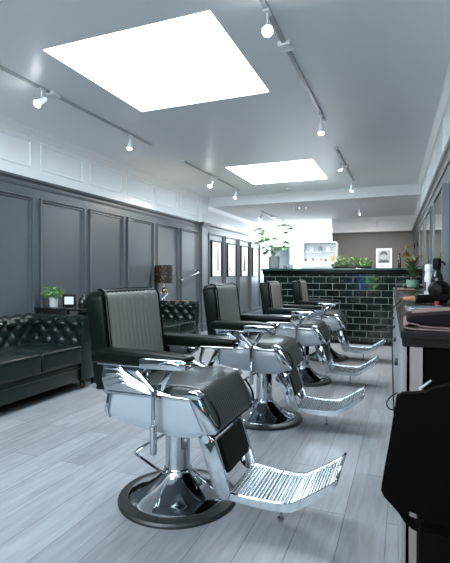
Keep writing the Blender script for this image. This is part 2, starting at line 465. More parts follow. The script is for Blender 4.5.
# front wall behind the camera, its unseen high window added to light the room
fw = MB()
fw.box(-4.2, -3.7, Y0 - .12, Y0, 0, H); fw.box(.3, .9, Y0 - .12, Y0, 0, H); fw.box(-3.7, .3, Y0 - .12, Y0, 0, 1.55); fw.box(-3.7, .3, Y0 - .12, Y0, 2.7, H)
struct('wall_front', fw, DARK, smooth=False)
fr = MB(); fr.box(-1.74, -1.66, Y0 - .08, Y0 - .02, 1.55, 2.7)
wfr = struct('window_4', fr, DARK, smooth=False)
MB().box(-3.7, .3, Y0 - .06, Y0 - .05, 1.55, 2.7).build('pane', GLASS, wfr, smooth=False)

t = struct('window_6', MB().box(-.36, .36, -.02, .02, -.50, .34, .004), BLACK); t.location = (-1.25, Y0 + .02, .80)   # unseen lit screen, added to put coloured reflections in the bar tiles
for nm, x, z, w_, h_, c in (('blue_glow', -.17, .10, .22, .40, (.05, .35, 1)), ('green_glow', .18, .10, .22, .36, (.35, 1, .25)), ('orange_glow', .0, -.30, .5, .06, (1, .35, .08))):
    MB().box(x - w_ / 2, x + w_ / 2, .021, .024, z - h_ / 2, z + h_ / 2).build(nm, mat('screen_' + nm, c, .5, emit=c, estr=3.0), t, smooth=False)

# ------------------------------------------------------------------ barber chair
def barber_chair():
    t = thing('barber_chair', 'x', 'barber chair')
    # base
    MB().lathe([(.225, 0), (.303, 0), (.305, .012), (.298, .022), (.262, .030), (.250, .028)], n=64).build('rubber_ring', RUBBER, t)
    MB().lathe([(.252, .004), (.252, .030), (.245, .036), (.20, .050), (.15, .078), (.11, .108), (.085, .135), (.074, .15), (.072, .16)], n=64).build('base_dome', CHROME, t)
    MB().lathe([(.064, .14), (.064, .395)], n=40).lathe([(.071, .135), (.074, .14), (.074, .15), (.066, .158)], n=40).build('post', CHROME, t)
    # pump pedal: bent rod coming round from the foot of the post
    p = smooth_path([(-.035, -.05, .13), (-.07, -.09, .17), (-.125, -.15, .242), (-.145, -.17, .268), (-.135, -.16, .288), (-.08, -.09, .32), (-.01, -.02, .36)], 8)
    MB().tube(p, .0065, 8).build('pump_lever', CHROME, t)
    # body
    side = [(-.225, .598), (-.252, .50), (-.236, .462), (-.19, .448), (.10, .408), (.20, .414), (.312, .452), (.228, .60)]
    b = MB(); b.prism(side, 'y', -.255, .255, .012); body = b.build('seat_body', ENAMEL, t)
    for s in (-1, 1):
        q = MB(); ins = [(-.20, .585), (-.228, .502), (-.215, .476), (.10, .43), (.20, .434), (.262, .452), (.196, .585)]
        y = s * .255
        q.prism(ins, 'y', y - s * .004, y + s * .010, .006); q.build('side_panel', ENAMEL, body)
        c = MB()
        c.prism([(-.235, .60), (-.235, .583), (.205, .583), (.20, .60)], 'y', y - s * .01, y + s * .018, .003)
        c.prism([(.190, .61), (.288, .447), (.322, .452), (.335, .466), (.238, .613)], 'y', y - s * .02, y + s * .018, .004)
        c.prism([(.175, .618), (.185, .598), (.245, .594), (.262, .612), (.235, .632), (.20, .636)], 'y', y - s * .03, y + s * .022, .006)
        c.prism([(-.258, .50), (-.235, .60), (-.222, .60), (-.240, .50), (-.226, .466), (-.238, .462)], 'y', y - s * .01, y + s * .014, .002)
        c.build('chrome_trim', CHROME, body)
    MB().prism([(-.20, .42), (-.16, .395), (.12, .395), (.16, .42)], 'y', -.12, .12, .008).build('mounting_plate', CHROME, body)
    # seat cushion with waterfall front
    pr = [(-.215, .612), (-.12, .626), (.0, .637), (.12, .645), (.20, .643), (.245, .628), (.275, .590), (.305, .530), (.326, .485), (.322, .455), (.300, .438)]
    pr = [(a.x, a.y) for a in smooth_path([(x, z, 0) for x, z in pr], 3)]
    pad(pr[::1], .045, .240, 18, .0022, .018,   .012, .026).build('seat', PADS, t, ang=60)
    MB().tube(smooth_path([(.285, -.236, .588), (.318, -.238, .54), (.332, -.238, .49), (.318, -.238, .448), (.30, 0, .440), (.318, .238, .448), (.332, .238, .49), (.318, .238, .54), (.285, .236, .588)], 6), .006, 8).build('seat_piping', LEATHER, t)
    MB().prism([(.19, .45), (.30, .425), (.325, .44), (.30, .47), (.2, .5)], 'y', -.245, .245, .01).build('seat_front_rail', LEATHER, t)
    # backrest
    sl = R(7)
    def B(x, z): # local back coords -> chair coords; hinge at (-.245,.60)
        return (-.205 + x * math.cos(sl) - z * math.sin(sl), .60 + z * math.cos(sl) + x * math.sin(sl))
    back_out = [B(-.112, -.0), B(-.012, -.0), B(-.012, .478), B(-.10, .478)]
    rr_ = .05
    ol = [(-.268, .0), (.268, .0)] + [(.268 - rr_ + rr_ * math.cos(R(q)), .484 - rr_ + rr_ * math.sin(R(q))) for q in range(0, 91, 15)] + [(-.268 + rr_ + rr_ * math.cos(R(q)), .484 - rr_ + rr_ * math.sin(R(q))) for q in range(90, 181, 15)]
    bb = MB(); bb.prism(ol, 'x', -.116, -.008, .020, 4)
    xf(bb, lambda x, y, z: (B(x, z)[0], y, B(x, z)[1]))
    bk = bb.build('backrest', LEATHER, t)
    fp = [B(.002, z) for z in (.01, .10, .2, .3, .4, .44)] + [B(-.003, .462), B(-.022, .478), B(-.045, .484)]
    def rnd_top(x, y, z):
        k = max(0, z - 1.02) / .065
        return (x, y * (1 - .085 * min(1.2, k) ** 2.2), z)
    xf(pad(fp[::-1], .016, .248, 12, .0045, .012, .012, .018), rnd_top).build('backrest_pad', PAD_LIT, bk, ang=60)
    rim = [B(.0, .01), B(.002, .44), B(-.012, .474), B(-.03, .484), B(-.05, .487)]
    pts = [(x, -.252, z) for x, z in rim] + [(x, .252, z) for x, z in rim[::-1]]
    pts = [rnd_top(*p) for p in pts]; MB().tube(pts, .006, 8).build('piping', LEATHER, bk)
    # chrome bracket at the foot of the back
    q = MB(); q.prism([(-.33, .60), (-.33, .575), (-.25, .52), (-.22, .55), (-.24, .61)], 'y', -.20, .20, .006)
    q.tube([(-.315, -.27, .612), (-.315, .27, .612)], .014, 12)
    q.build('back_bracket', CHROME, t)
    # arms
    for s in (-1, 1):
        yc = s * .295
        a = bpy.data.objects.new('armrest', None); C.objects.link(a); a.parent = t
        pa = MB(); pa.prism([(-.275, .742), (-.282, .772), (-.264, .803), (.05, .802), (.205, .792), (.222, .782), (.215, .766), (.06, .750), (-.02, .740)], 'y', yc - .05, yc + .05, .012, 3)
        pa.build('arm_pad', LEATHER, a)
        pc = MB(); pc.prism([(-.01, .778), (-.01, .734), (.20, .738), (.218, .750), (.221, .776), (.20, .782), (.02, .782)], 'y', yc + s * .046, yc + s * .056, .003)
        pc.prism([(-.25, .742), (-.25, .732), (.21, .736), (.21, .75)], 'y', yc - .038, yc + .046, .003)
        pc.tube(smooth_path([(.08, yc + s * .057, .752), (.11, yc + s * .057, .766), (.15, yc + s * .057, .770), (.19, yc + s * .057, .762), (.17, yc + s * .057, .752)], 5), .0035, 6)
        pc.build('arm_plate', CHROME, a)
        # ornate cast side bracket: fan of curved flutes between arm and body
        br = MB(); yy = s * .278
        br.prism([(-.245, .602), (-.262, .655), (-.25, .742), (-.02, .742), (-.01, .72), (-.055, .69), (-.05, .655), (.03, .615), (.05, .602)], 'y', yy - .006, yy + .006, .003)
        for i in range(5):
            k = i / 4
            p = smooth_path([(-.245 + .02 * k, yy + s * .008, .735 - .115 * k), (-.17 + .02 * k, yy + s * .010, .728 - .085 * k),
                             (-.12 + .03 * k, yy + s * .010, .69 - .055 * k), (-.05 + .05 * k, yy + s * .008, .655 - .045 * k), (.03 + .08 * k, yy + s * .006, .625 - .018 * k)], 5)
            br.tube(p, [.004 + .006 * math.sin(PI * j / (len(p) - 1)) for j in range(len(p))], 8)
        br.build('arm_bracket', CHROME, a)
        st = MB(); st.tube([(.015, yy + s * .012, .742), (-.005, yy + s * .014, .66), (.03, yy + s * .016, .60)], .011, 8, .5)
        st.prism([(.10, .745), (.135, .745), (.06, .60), (.03, .60)], 'y', yy - .004, yy + .004, .002)
        st.build('arm_strut', CHROME, a)
        # lever and grip
        if s == -1:
            lv = MB(); yv = yy + s * .030
            lv.tube([(-.05, yv, .705), (.035, yv, .625), (.036, yv, .60), (.036, yv, .47)], [.007, .008, .009, .010], 8)
            lv.tube([(-.045, yv, .71), (.04, yv, .628)], .009, 8)
            lv.lathe([(.010, .475), (.0165, .468), (.0165, .35), (.013, .340), (0, .338)], .037, yv, 0, 16)
            lv.tube([(.036, yv, .60), (.036, yy, .60)], .014, 10)
            lv.build('recline_lever', CHROME, t)
    # leg rest
    leg = bpy.data.objects.new('leg_rest', None); C.objects.link(leg); leg.parent = t
    for s in (-1, 1):
        y = s * .178 - .01
        q = MB(); q.prism([(.205, .405), (.262, .420), (.290, .402), (.365, .178), (.355, .138), (.322, .134), (.290, .160)], 'y', y - .012, y + .012, .004)
        q.tube([(.245, y - .014, .40), (.245, y + .014, .40)], .02, 12)
        q.build('leg_rest_arm', CHROME, leg)
    MB().tube([(.235, -.19, .425), (.235, .17, .425)], .012, 10).build('hinge_rod', CHROME, leg)
    o = pad([(.283, .400), (.296, .392), (.315, .34), (.338, .27), (.345, .245), (.338, .232)], .035, .150, 0, 0, .014, .012)
    for i, v in enumerate(o.v): o.v[i] = (v[0], v[1] - .01, v[2])
    o.build('calf_pad', LEATHER, leg, ang=60)
    # ribbed foot plate
    path = smooth_path([(.345, .158, 0), (.45, .150, 0), (.60, .150, 0), (.66, .168, 0), (.80, .262, 0), (.822, .285, 0)], 6)
    P, S = resample(path, .0028)
    fp = MB(); vs = []; fs = []; hws = []
    for i, p in enumerate(P):
        tng = (P[min(i + 1, len(P) - 1)] - P[max(0, i - 1)]).normalized(); nn = Vector((-tng.y, tng.x, 0))
        rp_ = .0055 * abs(math.sin(PI * S[i] / .0175)) ** .7
        W = .172 - .022 * S[i] / S[-1]
        a = p + nn * rp_; bq = p - nn * .006
        vs += [(a.x, -W - .01, a.y), (a.x, W - .01, a.y), (bq.x, W - .01, bq.y), (bq.x, -W - .01, bq.y)]
    n = len(P)
    for i in range(n - 1):
        for k in range(4): fs.append((i * 4 + k, i * 4 + (k + 1) % 4, (i + 1) * 4 + (k + 1) % 4, (i + 1) * 4 + k))
    fs += [(0, 1, 2, 3), (4 * n - 4, 4 * n - 1, 4 * n - 2, 4 * n - 3)]
    fo = MB().add(vs, fs).build('foot_plate', ALU, leg, ang=50)
    for s in (-1, 1):
        rm = MB(); vs = []; fs = []
        PP = P[::8] + [P[-1]]
        for i, p in enumerate(PP):
            k = i / (len(PP) - 1); W = .172 - .022 * k; hgt = .020 + .008 * math.sin(PI * k)
            y = s * W - .01
            for (dy, dz) in ((-.006, .010), (.006, .010), (.006, -hgt), (-.006, -hgt)): vs.append((p.x, y + dy, p.y + dz))
        m_ = len(PP)
        for i in range(m_ - 1):
            for k in range(4): fs.append((i * 4 + k, i * 4 + (k + 1) % 4, (i + 1) * 4 + (k + 1) % 4, (i + 1) * 4 + k))
        fs += [(0, 1, 2, 3), (4 * m_ - 4, 4 * m_ - 1, 4 * m_ - 2, 4 * m_ - 3)]
        rm.add(vs, fs); rm.build('foot_plate_rim', CHROME, leg)
    tip = MB(); tip.prism([(.812, .262), (.826, .268), (.836, .300), (.822, .300)], 'y', -.164, .144, .004); tip.build('foot_plate_tip', CHROME, leg)
    MB().lathe([(0, 0), (.014, .001), (.016, .008), (.007, .016), (.006, .03), (.009, .04), (.006, .05), (.006, .145)], .55, -.01, 0, 16).build('bumper_foot', CHROME, leg)
    return t

chair = barber_chair()
spots = [(-1.08, 2.065, 0), (-1.035, 3.47, R(2)), (-1.01, 4.88, R(2)), (-.99, 6.30, R(2))]
CL = ['black leather and chrome barber chair seen whole, first of the row beside the tufted sofa',
      'second barber chair of the row, standing directly behind the fully visible first chair',
      'third barber chair of the row, between the second chair and the one by the bar',
      'last barber chair of the row, standing closest to the green tiled bar']
chairs = [chair] + [copy_tree(chair) for _ in range(3)]
for c, (x, y, a), l in zip(chairs, spots, CL):
    c.location = (x, y, 0); c.rotation_euler.z = a; c['label'] = l; c['group'] = 'barber chairs in a row facing the mirrors'
    if c is not chair:      # these seats are slid back a little on their posts
        for ch in c.children:
            if ch.name.split('.')[0] not in ('rubber_ring', 'base_dome', 'post'): ch.location.x -= .055

# ------------------------------------------------------------------ chesterfield sofas (local: x = depth from wall, y = length)
def tufted_roll(length, step=.016, amp=.03, fade=.05):
    prof = [(.235, .42), (.215, .50), (.20, .58), (.198, .64)]
    for k in range(0, 11):
        a = R(-10 + 200 * k / 10); prof.append((.118 + .088 * math.cos(a), .655 + .085 * math.sin(a)))
    prof += [(.045, .58), (.03, .5), (.03, .10), (.235, .10)]
    P, S = resample([(x, z, 0) for x, z in prof], .018, True)
    n = len(P); cx, cz = .118, .655
    ny = int(length / step); vs = []; fs = []
    s_end = 0
    for i, p in enumerate(P):
        if p.x < .06 and p.y < .67 and s_end == 0: s_end = S[i]
    px, py = .165, .165
    for j in range(ny + 1):
        y = length * j / ny
        for i, p in enumerate(P):
            tg = (P[(i + 1) % n] - P[i - 1]).normalized(); nn = Vector((tg.y, -tg.x, 0))
            s = S[i]; d = 0
            if s < s_end:
                a = y / px; b = s / py
                hgt = (abs(math.sin(PI * (a + b) / 1)) * abs(math.sin(PI * (a - b) / 1))) ** .45
                e = min(1, y / fade, (length - y) / fade, s / .03 + .2, (s_end - s) / .06)
                d = amp * (hgt - .75) * max(0, e)
            q = p + nn * d
            vs.append((q.x, y, q.y))
    for j in range(ny):
        for i in range(n):
            i2 = (i + 1) % n; fs.append((j * n + i, j * n + i2, (j + 1) * n + i2, (j + 1) * n + i))
    fs.append(tuple(range(n))); fs.append(tuple(ny * n + i for i in range(n))[::-1])
    mb = MB().add(vs, fs)
    # buttons
    rows = int(s_end / py * 2)
    for r_ in range(1, rows + 1):
        s = r_ * py / 2
        if s > s_end - .03: break
        i = min(range(n), key=lambda k: abs(S[k] - s))
        tg = (P[(i + 1) % n] - P[i - 1]).normalized(); nn = Vector((tg.y, -tg.x, 0))
        y = px / 2 * (r_ % 2)
        while y < length - .04:
            if y > .04:
                c = P[i] + nn * (amp * (-.70))
                o = len(mb.v)
                M = Vector((nn.x, 0, nn.y)).to_track_quat('Z', 'Y').to_matrix().to_4x4()
                mb.lathe([(.012, 0), (.011, .005), (.006, .008), (0, .009)], c.x, y, c.y, 8, M)
            y += px
    return mb


def sofa(length, n_cush, label, y0):
    t = thing('chesterfield_sofa', label, 'sofa', (XL + .05, y0, 0), 0, 'tufted leather sofas along the slate blue wall')
    D = .84
    bk = tufted_roll(length - .10); xf(bk, lambda x, y, z: (x, y + .05, z)); bk.build('back', SOFAL, t, ang=70)
    for s in (0, 1):
        a = tufted_roll(D - .06)
        if s == 0: xf(a, lambda x, y, z: (y + .04, x - .03, z))
        else: xf(a, lambda x, y, z: (y + .04, length - x + .03, z))
        ar = a.build('arm', SOFAL, t, ang=70)
        # front facing with scroll outline
        pts = [(.225, .10), (.225, .42), (.200, .58), (.200, .64)] + [(.118 + .084 * math.cos(R(q)), .655 + .084 * math.sin(R(q))) for q in range(0, 190, 18)] + [(.034, .58), (.034, .10)]
        pts = [((p[0] - .03) if s == 0 else (length - p[0] + .03), p[1]) for p in pts]
        MB().prism(pts, 'x', D - .025, D, .006).build('arm_facing', SOFAL, ar)
    b = MB(); b.box(.05, D - .02, .08, length - .08, .10, .285, .012); b.build('base_rail', SOFAL, t)
    b = MB(); b.tube([(D - .015, .19, .285), (D - .015, length - .19, .285)], .011, 8); b.tube([(D - .012, .19, .225), (D - .012, length - .19, .225)], .005, 6); b.build('piping', SOFAL, t)
    wd = (length - .38) / n_cush
    for k in range(n_cush):
        ya = .19 + wd * k
        c = MB(); c.box(.20, D + .01, ya + .003, ya + wd - .003, .285, .455, .028, 4)
        def bul(x, y, z, ya=ya):
            if z > .42:
                z += .022 * math.sin(PI * min(1, max(0, (y - ya) / wd))) * math.sin(PI * min(1, max(0, (x - .2) / (D - .19))))
            return (x, y, z)
        bm_ = bmesh.new(); me = bpy.data.meshes.new('tmp'); me.from_pydata(c.v, [], c.f); bm_.from_mesh(me)
        bmesh.ops.subdivide_edges(bm_, edges=bm_.edges[:], cuts=5, use_grid_fill=True)
        c2 = MB().bm(bm_); xf(c2, bul)
        cu = c2.build('seat_cushion', SOFAL, t, ang=60)
        p = MB(); p.tube([(D + .006, ya + .02, .445), (D + .006, ya + wd - .02, .445)], .0045, 6)
        p.tube([(D + .006, ya + .02, .296), (D + .006, ya + wd - .02, .296)], .0045, 6); p.build('piping', SOFAL, cu)
    for x in (.10, D - .07):
        for y in (.10, length - .10):
            MB().lathe([(.018, 0), (.024, .01), (.034, .045), (.030, .06), (.022, .07), (.036, .085), (.036, .105)], x, y, 0, 16).build('bun_foot', GLOSSB, t)
    return t
sofa(1.98, 3, 'dark green tufted leather sofa at the left edge, beside the table with the potted plant', 1.83)
sofa(1.92, 3, 'dark green tufted leather sofa beneath the lit black lamp, behind the first barber chair', 4.52)

# ------------------------------------------------------------------ tables by the sofas
def side_table(name, label, x0, x1, y0, y1, h, m):
    t = thing(name, label, 'side table', ((x0 + x1) / 2, (y0 + y1) / 2, 0))
    hx, hy = (x1 - x0) / 2, (y1 - y0) / 2
    MB().box(-hx, hx, -hy, hy, h - .025, h, .004).build('tabletop', m, t)
    for sx in (-1, 1):
        for sy in (-1, 1):
            MB().box(sx * (hx - .03) - .014, sx * (hx - .03) + .014, sy * (hy - .03) - .014, sy * (hy - .03) + .014, 0, h - .025, .002).build('leg', BLACK, t)
    MB().box(-hx + .03, hx - .03, -hy + .03, hy - .03, .18, .20, .003).build('lower_shelf', m, t)
    return t
side_table('side_table', 'black side table between the two sofas, holding the plant and framed card', -3.82, -3.02, 3.87, 4.42, .79, GLOSSB)
side_table('side_table', 'brown wooden side table holding the lamp at the far end of the rear sofa', -3.83, -3.38, 6.46, 6.92, .71, WOOD)

def leaf(mb, base, direction, length, width, droop=.3, fold=.25, n=5, tipw=0):
    d = Vector(direction).normalized(); up = Vector((0, 0, 1))
    s = d.cross(up);
    if s.length < .05: s = Vector((1, 0, 0))
    s.normalize(); nn = s.cross(d).normalized()
    vs = []; fs = []; p = Vector(base)
    for i in range(n + 1):
        t = i / n; wv = width * .5 * math.sin(PI * min(1, t * .92 + .06)) ** .75
        dd = (d - up * droop * t * 1.2).normalized()
        if i: p = p + dd * length / n
        vs += [p - s * wv + nn * wv * fold, p.copy(), p + s * wv + nn * wv * fold]
    for i in range(n):
        a = i * 3
        fs += [(a, a + 1, a + 4, a + 3), (a + 1, a + 2, a + 5, a + 4)]
    mb.add(vs, fs)

def bushy_plant(t, z0, r, hgt, n, m, L=.06, W=.03):
    mb = MB(); st = MB()
    for i in range(n):
        a = rnd.uniform(0, 2 * PI); e = rnd.uniform(.05, 1); rr = r * math.sqrt(rnd.random())
        z = z0 + hgt * rnd.random() * (1 - .5 * (rr / r) ** 2)
        d = (math.cos(a), math.sin(a), rnd.uniform(-.2, .9))
        leaf(mb, (rr * math.cos(a), rr * math.sin(a), z), d, L * rnd.uniform(.7, 1.2), W * rnd.uniform(.7, 1.2), .4, .3, 4)
    for i in range(12):
        a = 2 * PI * i / 12; st.tube([(0.01 * math.cos(a), .01 * math.sin(a), z0 - .03), (r * .5 * math.cos(a), r * .5 * math.sin(a), z0 + hgt * .7)], .0015, 5)
    st.build('stem', LEAFD, t); mb.build('foliage', m, t, smooth=False)

# small plant, framed card, jar
t = thing('potted_plant', 'small bushy green plant in a white pot on the black side table', 'plant', (-3.66, 4.0, .79))
MB().lathe([(.034, 0), (.042, .005), (.047, .10), (.047, .107), (.042, .107), (.040, .095), (0, .095)], n=24).build('pot', POTW, t)
bushy_plant(t, .10, .10, .14, 230, LEAFL, .05, .022)
t = thing('picture_frame', 'small black frame with a white card on the side table', 'frame', (-3.44, 4.0, .79), R(24))
q = MB().box(-.072, .072, -.012, .012, .008, .145, .004); q.build('frame', BLACK, t)
MB().box(-.05, .05, -.0145, -.0125, .035, .12).build('card', PAPER, t)
MB().box(-.03, .03, -.03, .04, 0, .010, .002).build('stand', BLACK, t)
t = thing('lidded_jar', 'dark lidded glass jar standing beside the framed card', 'jar', (-3.25, 4.0, .79))
MB().lathe([(.04, 0), (.05, .01), (.055, .05), (.05, .08), (.042, .085)], n=24).build('jar_body', GLOSSB, t)
MB().lathe([(.048, .085), (.048, .092), (.03, .115), (.012, .12), (.012, .128), (.017, .137), (.010, .15), (0, .152)], n=24).build('lid', GLOSSB, t)
t = thing('picture_frame', 'tiny dark frame propped behind the lidded jar', 'frame', (-3.15, 4.12, .79), R(20))
MB().box(-.035, .035, -.008, .008, 0, .10, .003).build('frame', BLACK, t)

# lamp with lace shade
t = thing('table_lamp', 'lit table lamp with a black patterned shade and scrolled wire base', 'lamp', (-3.68, 6.56, .71))
lb = MB()
for k in range(4):
    a = PI / 4 + k * PI / 2; c, s = math.cos(a), math.sin(a)
    p = smooth_path([(0.075 * c, .075 * s, .004), (.03 * c, .03 * s, .03), (.02 * c, .02 * s, .09), (.06 * c, .06 * s, .13), (.035 * c, .035 * s, .155), (.012 * c, .012 * s, .14)], 6)
    lb.tube(p, .005, 8)
lb.build('wire_base', CHROME, t)
MB().lathe([(0, .13), (.02, .135), (.038, .165), (.042, .19), (.034, .215), (.012, .23), (.008, .25), (.008, .36), (0, .36)], n=24).build('stem', BRASS, t)
MB().lathe([(.145, .305), (.145, .60), (.142, .60), (.142, .305), (.145, .305)], n=48).build('lamp_shade', LACE, t)
MB().lathe([(0, .38), (.02, .39), (.032, .43), (.025, .465), (0, .475)], n=16).build('bulb', WARM, t)
pl_ = bpy.data.lights.new('lamp_glow', 'POINT'); pl_.energy = 5; pl_.color = (1, .62, .30); pl_.shadow_soft_size = .04
po = bpy.data.objects.new('lamp_glow', pl_); C.objects.link(po); po.location = (-3.68, 6.56, 1.16)
t = thing('candle_cup', 'small pale candle cup beside the lamp base', 'cup', (-3.78, 6.52, .71))
MB().lathe([(.022, 0), (.03, .005), (.032, .07), (.029, .07), (.027, .01), (0, .01)], n=20).build('cup', POTW, t)
MB().lathe([(.026, .01), (.026, .045), (0, .045)], n=16).build('wax', PAPER, t)

# grab rail on left wall
t = thing('grab_rail', 'sloping chrome grab rail fixed to the slate blue wall past the lamp', 'rail', (XL, 7.4, 1.06))
MB().tube([(.008, 0, 0), (.07, 0, 0), (.085, .03, .01), (.085, .66, .14), (.07, .69, .15), (.008, .69, .15)], .019, 12).build('bar', CHROME, t)
for y, z in ((0, 0), (.69, .15)):
    MB().lathe([(.035, 0), (.035, .006), (.028, .012), (0, .012)], 0, y, z, 20, Matrix.Rotation(R(90), 4, 'Y')).build('rosette', CHROME, t)

# ------------------------------------------------------------------ pictures on the rear left wall
PL = ['black framed photo closest to the corner pilaster, with a dark upright strip in it', 'second framed photo from the pilaster, pale with a thin dark curve down its left',
      'third framed photo from the pilaster, showing a dark tapering upright shape', 'fourth framed photo from the pilaster, showing several small dark blocks']
for k in range(4):
    y = 9.075 + .935 * k
    t = thing('framed_picture', PL[k], 'picture', (X2, y, 1.50), 0, 'framed photographs on the rear left wall')
    MB().frame((0, 0, 0), (0, 1, 0), (0, 0, 1), (1, 0, 0), -.29, .29, -.39, .39, [(0, .002), (0, .04), (.014, .04), (.014, .012)]).build('frame', BLACK, t)
    MB().box(.003, .012, -.28, .28, -.38, .38).build('mount', PAPER, t)
    im = MB(); im.box(.0125, .0135, -.17, .17, -.26, .26); im.build('print', mat('print_ground', (.70, .73, .75), .6) if k == 0 else MATS['print_ground'], t)
    d = MB()
    if k == 0: d.prism([(.02, -.25), (.03, .1), (.07, .24), (.12, .25), (.15, .0), (.15, -.25)], 'x', .0137, .0145)
    elif k == 1: d.prism([(-.16, -.25), (-.12, .22), (-.06, .25), (-.10, .1), (-.11, -.25)], 'x', .0137, .0145)
    elif k == 2: d.prism([(-.07, -.25), (-.06, .0), (-.02, .15), (.0, .24), (.02, .15), (.06, .0), (.07, -.25)], 'x', .0137, .0145)
    else:
        for (a, b) in ((-.08, .18), (.05, .08), (-.06, -.02), (.07, -.12), (-.04, -.20)): d.box(.0137, .0145, a - .05, a + .05, b - .045, b + .045)
    d.build('image', INKM if k != 2 else INK, t, smooth=False)

# ------------------------------------------------------------------ tiled bar
BY = 7.75
t = thing('bar_counter', 'bar faced in glossy dark green metro tiles with a teal slab top', 'bar', (-2.33, BY, 0))
MB().box(0, 2.62, 0, .46, 0, 1.16).build('tiled_front', TILES, t, smooth=False)
MB().box(-.01, 2.62, -.02, .48, 1.16, 1.225, .006).build('moulding', LEATHER, t)
MB().box(-.03, 2.62, -.05, .50, 1.225, 1.262, .006).build('slab_top', TEALTOP, t)
MB().box(-.004, 2.62, -.012, .0, 0, .05).build('plinth', BLACK, t)
BT = 1.262
# things on the bar
t = thing('potted_plant', 'leggy green houseplant in a grey concrete pot on the bar end', 'plant', (-2.185, 7.92, BT))
MB().lathe([(.085, 0), (.098, .01), (.104, .20), (.104, .225), (.092, .225), (.090, .20), (0, .20)], n=32).build('pot', POTG, t)
stm = MB(); lv = MB()
ends = [(-.26, .02, .52), (-.22, -.05, .42), (-.14, .03, .33), (.22, 0, .56), (.12, .05, .60), (.27, -.03, .50), (.20, .02, .30), (.24, -.05, .22), (-.10, -.05, .22), (.05, .06, .40), (-.24, .0, .28), (.12, -.03, .14), (-.12, .02, .12)]
for e in ends:
    p = smooth_path([(0, 0, .19), (e[0] * .25, e[1] * .3, .19 + e[2] * .5), (e[0] * .75, e[1] * .8, .19 + e[2] * .9), (e[0], e[1], .19 + e[2])], 5)
    stm.tube(p, .003, 5)
    for q in range(9):
        a = rnd.uniform(0, 2 * PI)
        leaf(lv, (e[0] + .02 * math.cos(a), e[1], .19 + e[2] + rnd.uniform(-.04, .03)), (math.cos(a), math.sin(a) * .6 - .3, rnd.uniform(-.2, .6)), rnd.uniform(.10, .15), rnd.uniform(.09, .12), .5, .2, 5)
stm.build('stem', LEAF, t); lv.build('foliage', LEAFL, t, smooth=False)

# card readers / till boxes
for i, (x, w_, h_, m, lb_) in enumerate(((-2.0, .06, .06, FRAMEG, 'small grey box on the bar beside the grey plant pot'), (-1.90, .07, .08, GREYB, 'slim blue grey card reader standing left of the white display case'))):
    o = MB().box(-w_ / 2, w_ / 2, -.05, .05, 0, h_, .008).box(-w_ / 2 + .01, w_ / 2 - .01, -.054, -.05, .02, h_ - .02, .001).build('card_reader', m)
    o.location = (x + .02, 7.98, BT); tag(o, lb_, 'device')

# display case with products
t = thing('display_case', 'white display case with small products on the bar', 'display case', (-1.40, 8.06, BT))
MB().box(-.30, .29, -.10, .10, 0, .12, .004).build('drawer_unit', FIXT, t)
for x in (-.14, .0, .14): MB().box(x - .055 - .01, x + .055, -.104, -.10, .025, .10, .001).build('drawer_front', POTW, t)
bk = MB(); bk.box(-.27, .33, .085, .10, .12, .47); bk.box(-.27, -.255, -.08, .085, .12, .47); bk.box(.315, .33, -.08, .085, .12, .47); bk.box(-.27, .33, -.08, .085, .455, .47); bk.box(-.255, .315, -.08, .085, .12, .13); bk.box(-.255, .315, -.03, .085, .29, .297)
bk.build('shelf_box', FIXT, t, smooth=False)
items = [(-.22, .035, .05, GLOSSB, 'black'), (-.15, .04, .045, POTW, 'white'), (-.09, .03, .06, WOOD, 'brown'), (-.03, .04, .05, POTW, 'cream'), (.05, .04, .055, AMBER, 'orange'), (.13, .045, .04, INK, 'charcoal'), (.25, .06, .09, AMBER, 'wide amber')]
for i, (x, w_, h_, m, cn) in enumerate(items):
    o = MB().lathe([(w_ / 2, 0), (w_ / 2, h_ * .7), (w_ / 2 * .8, h_ * .75), (w_ / 2 * .85, h_ * .78), (w_ / 2 * .85, h_), (0, h_)], n=16).build('product_jar', m)
    o.location = (-1.40 + x, 8.01, BT + .131); tag(o, cn + ' product jar on the floor of the white display case', 'jar', 'product jars in the display case')
for i, (x, cn, m) in enumerate(((-.12, 'pale', PAPER), (.02, 'grey', INKM), (.17, 'white ceramic', POTW))):
    o = MB().box(-.035, .035, -.02, .02, 0, .09, .006).lathe([(.012, .09), (.012, .115), (0, .115)], n=12).build('product_bottle', m)
    o.location = (-1.40 + x, 8.09, BT + .2975); tag(o, cn + ' product bottle on the raised shelf of the display case', 'bottle', 'product bottles in the display case')

# low leafy planter
t = thing('trough_planter', 'long low trough of light green leafy plants on the bar', 'planter', (-.80, 7.83, BT))
MB().box(-.31, .31, -.045, .045, 0, .03, .005).build('trough', BLACK, t)
for cx_ in (-.28, -.19, -.10, .0, .10, .19, .27):
    mb = MB()
    for i in range(70):
        a = rnd.uniform(0, 2 * PI); rr = .05 * math.sqrt(rnd.random()); z = .03 + rnd.random() * {-.28: .12, -.19: .20, -.10: .11, .0: .15, .10: .10, .19: .14, .27: .09}[cx_]
        leaf(mb, (cx_ + rr * math.cos(a), rr * math.sin(a), z), (math.cos(a), math.sin(a), rnd.uniform(-.1, .9)), .055 * rnd.uniform(.7, 1.2), .03, .5, .3, 4)
    mb.build('foliage', LEAFL, t, smooth=False)

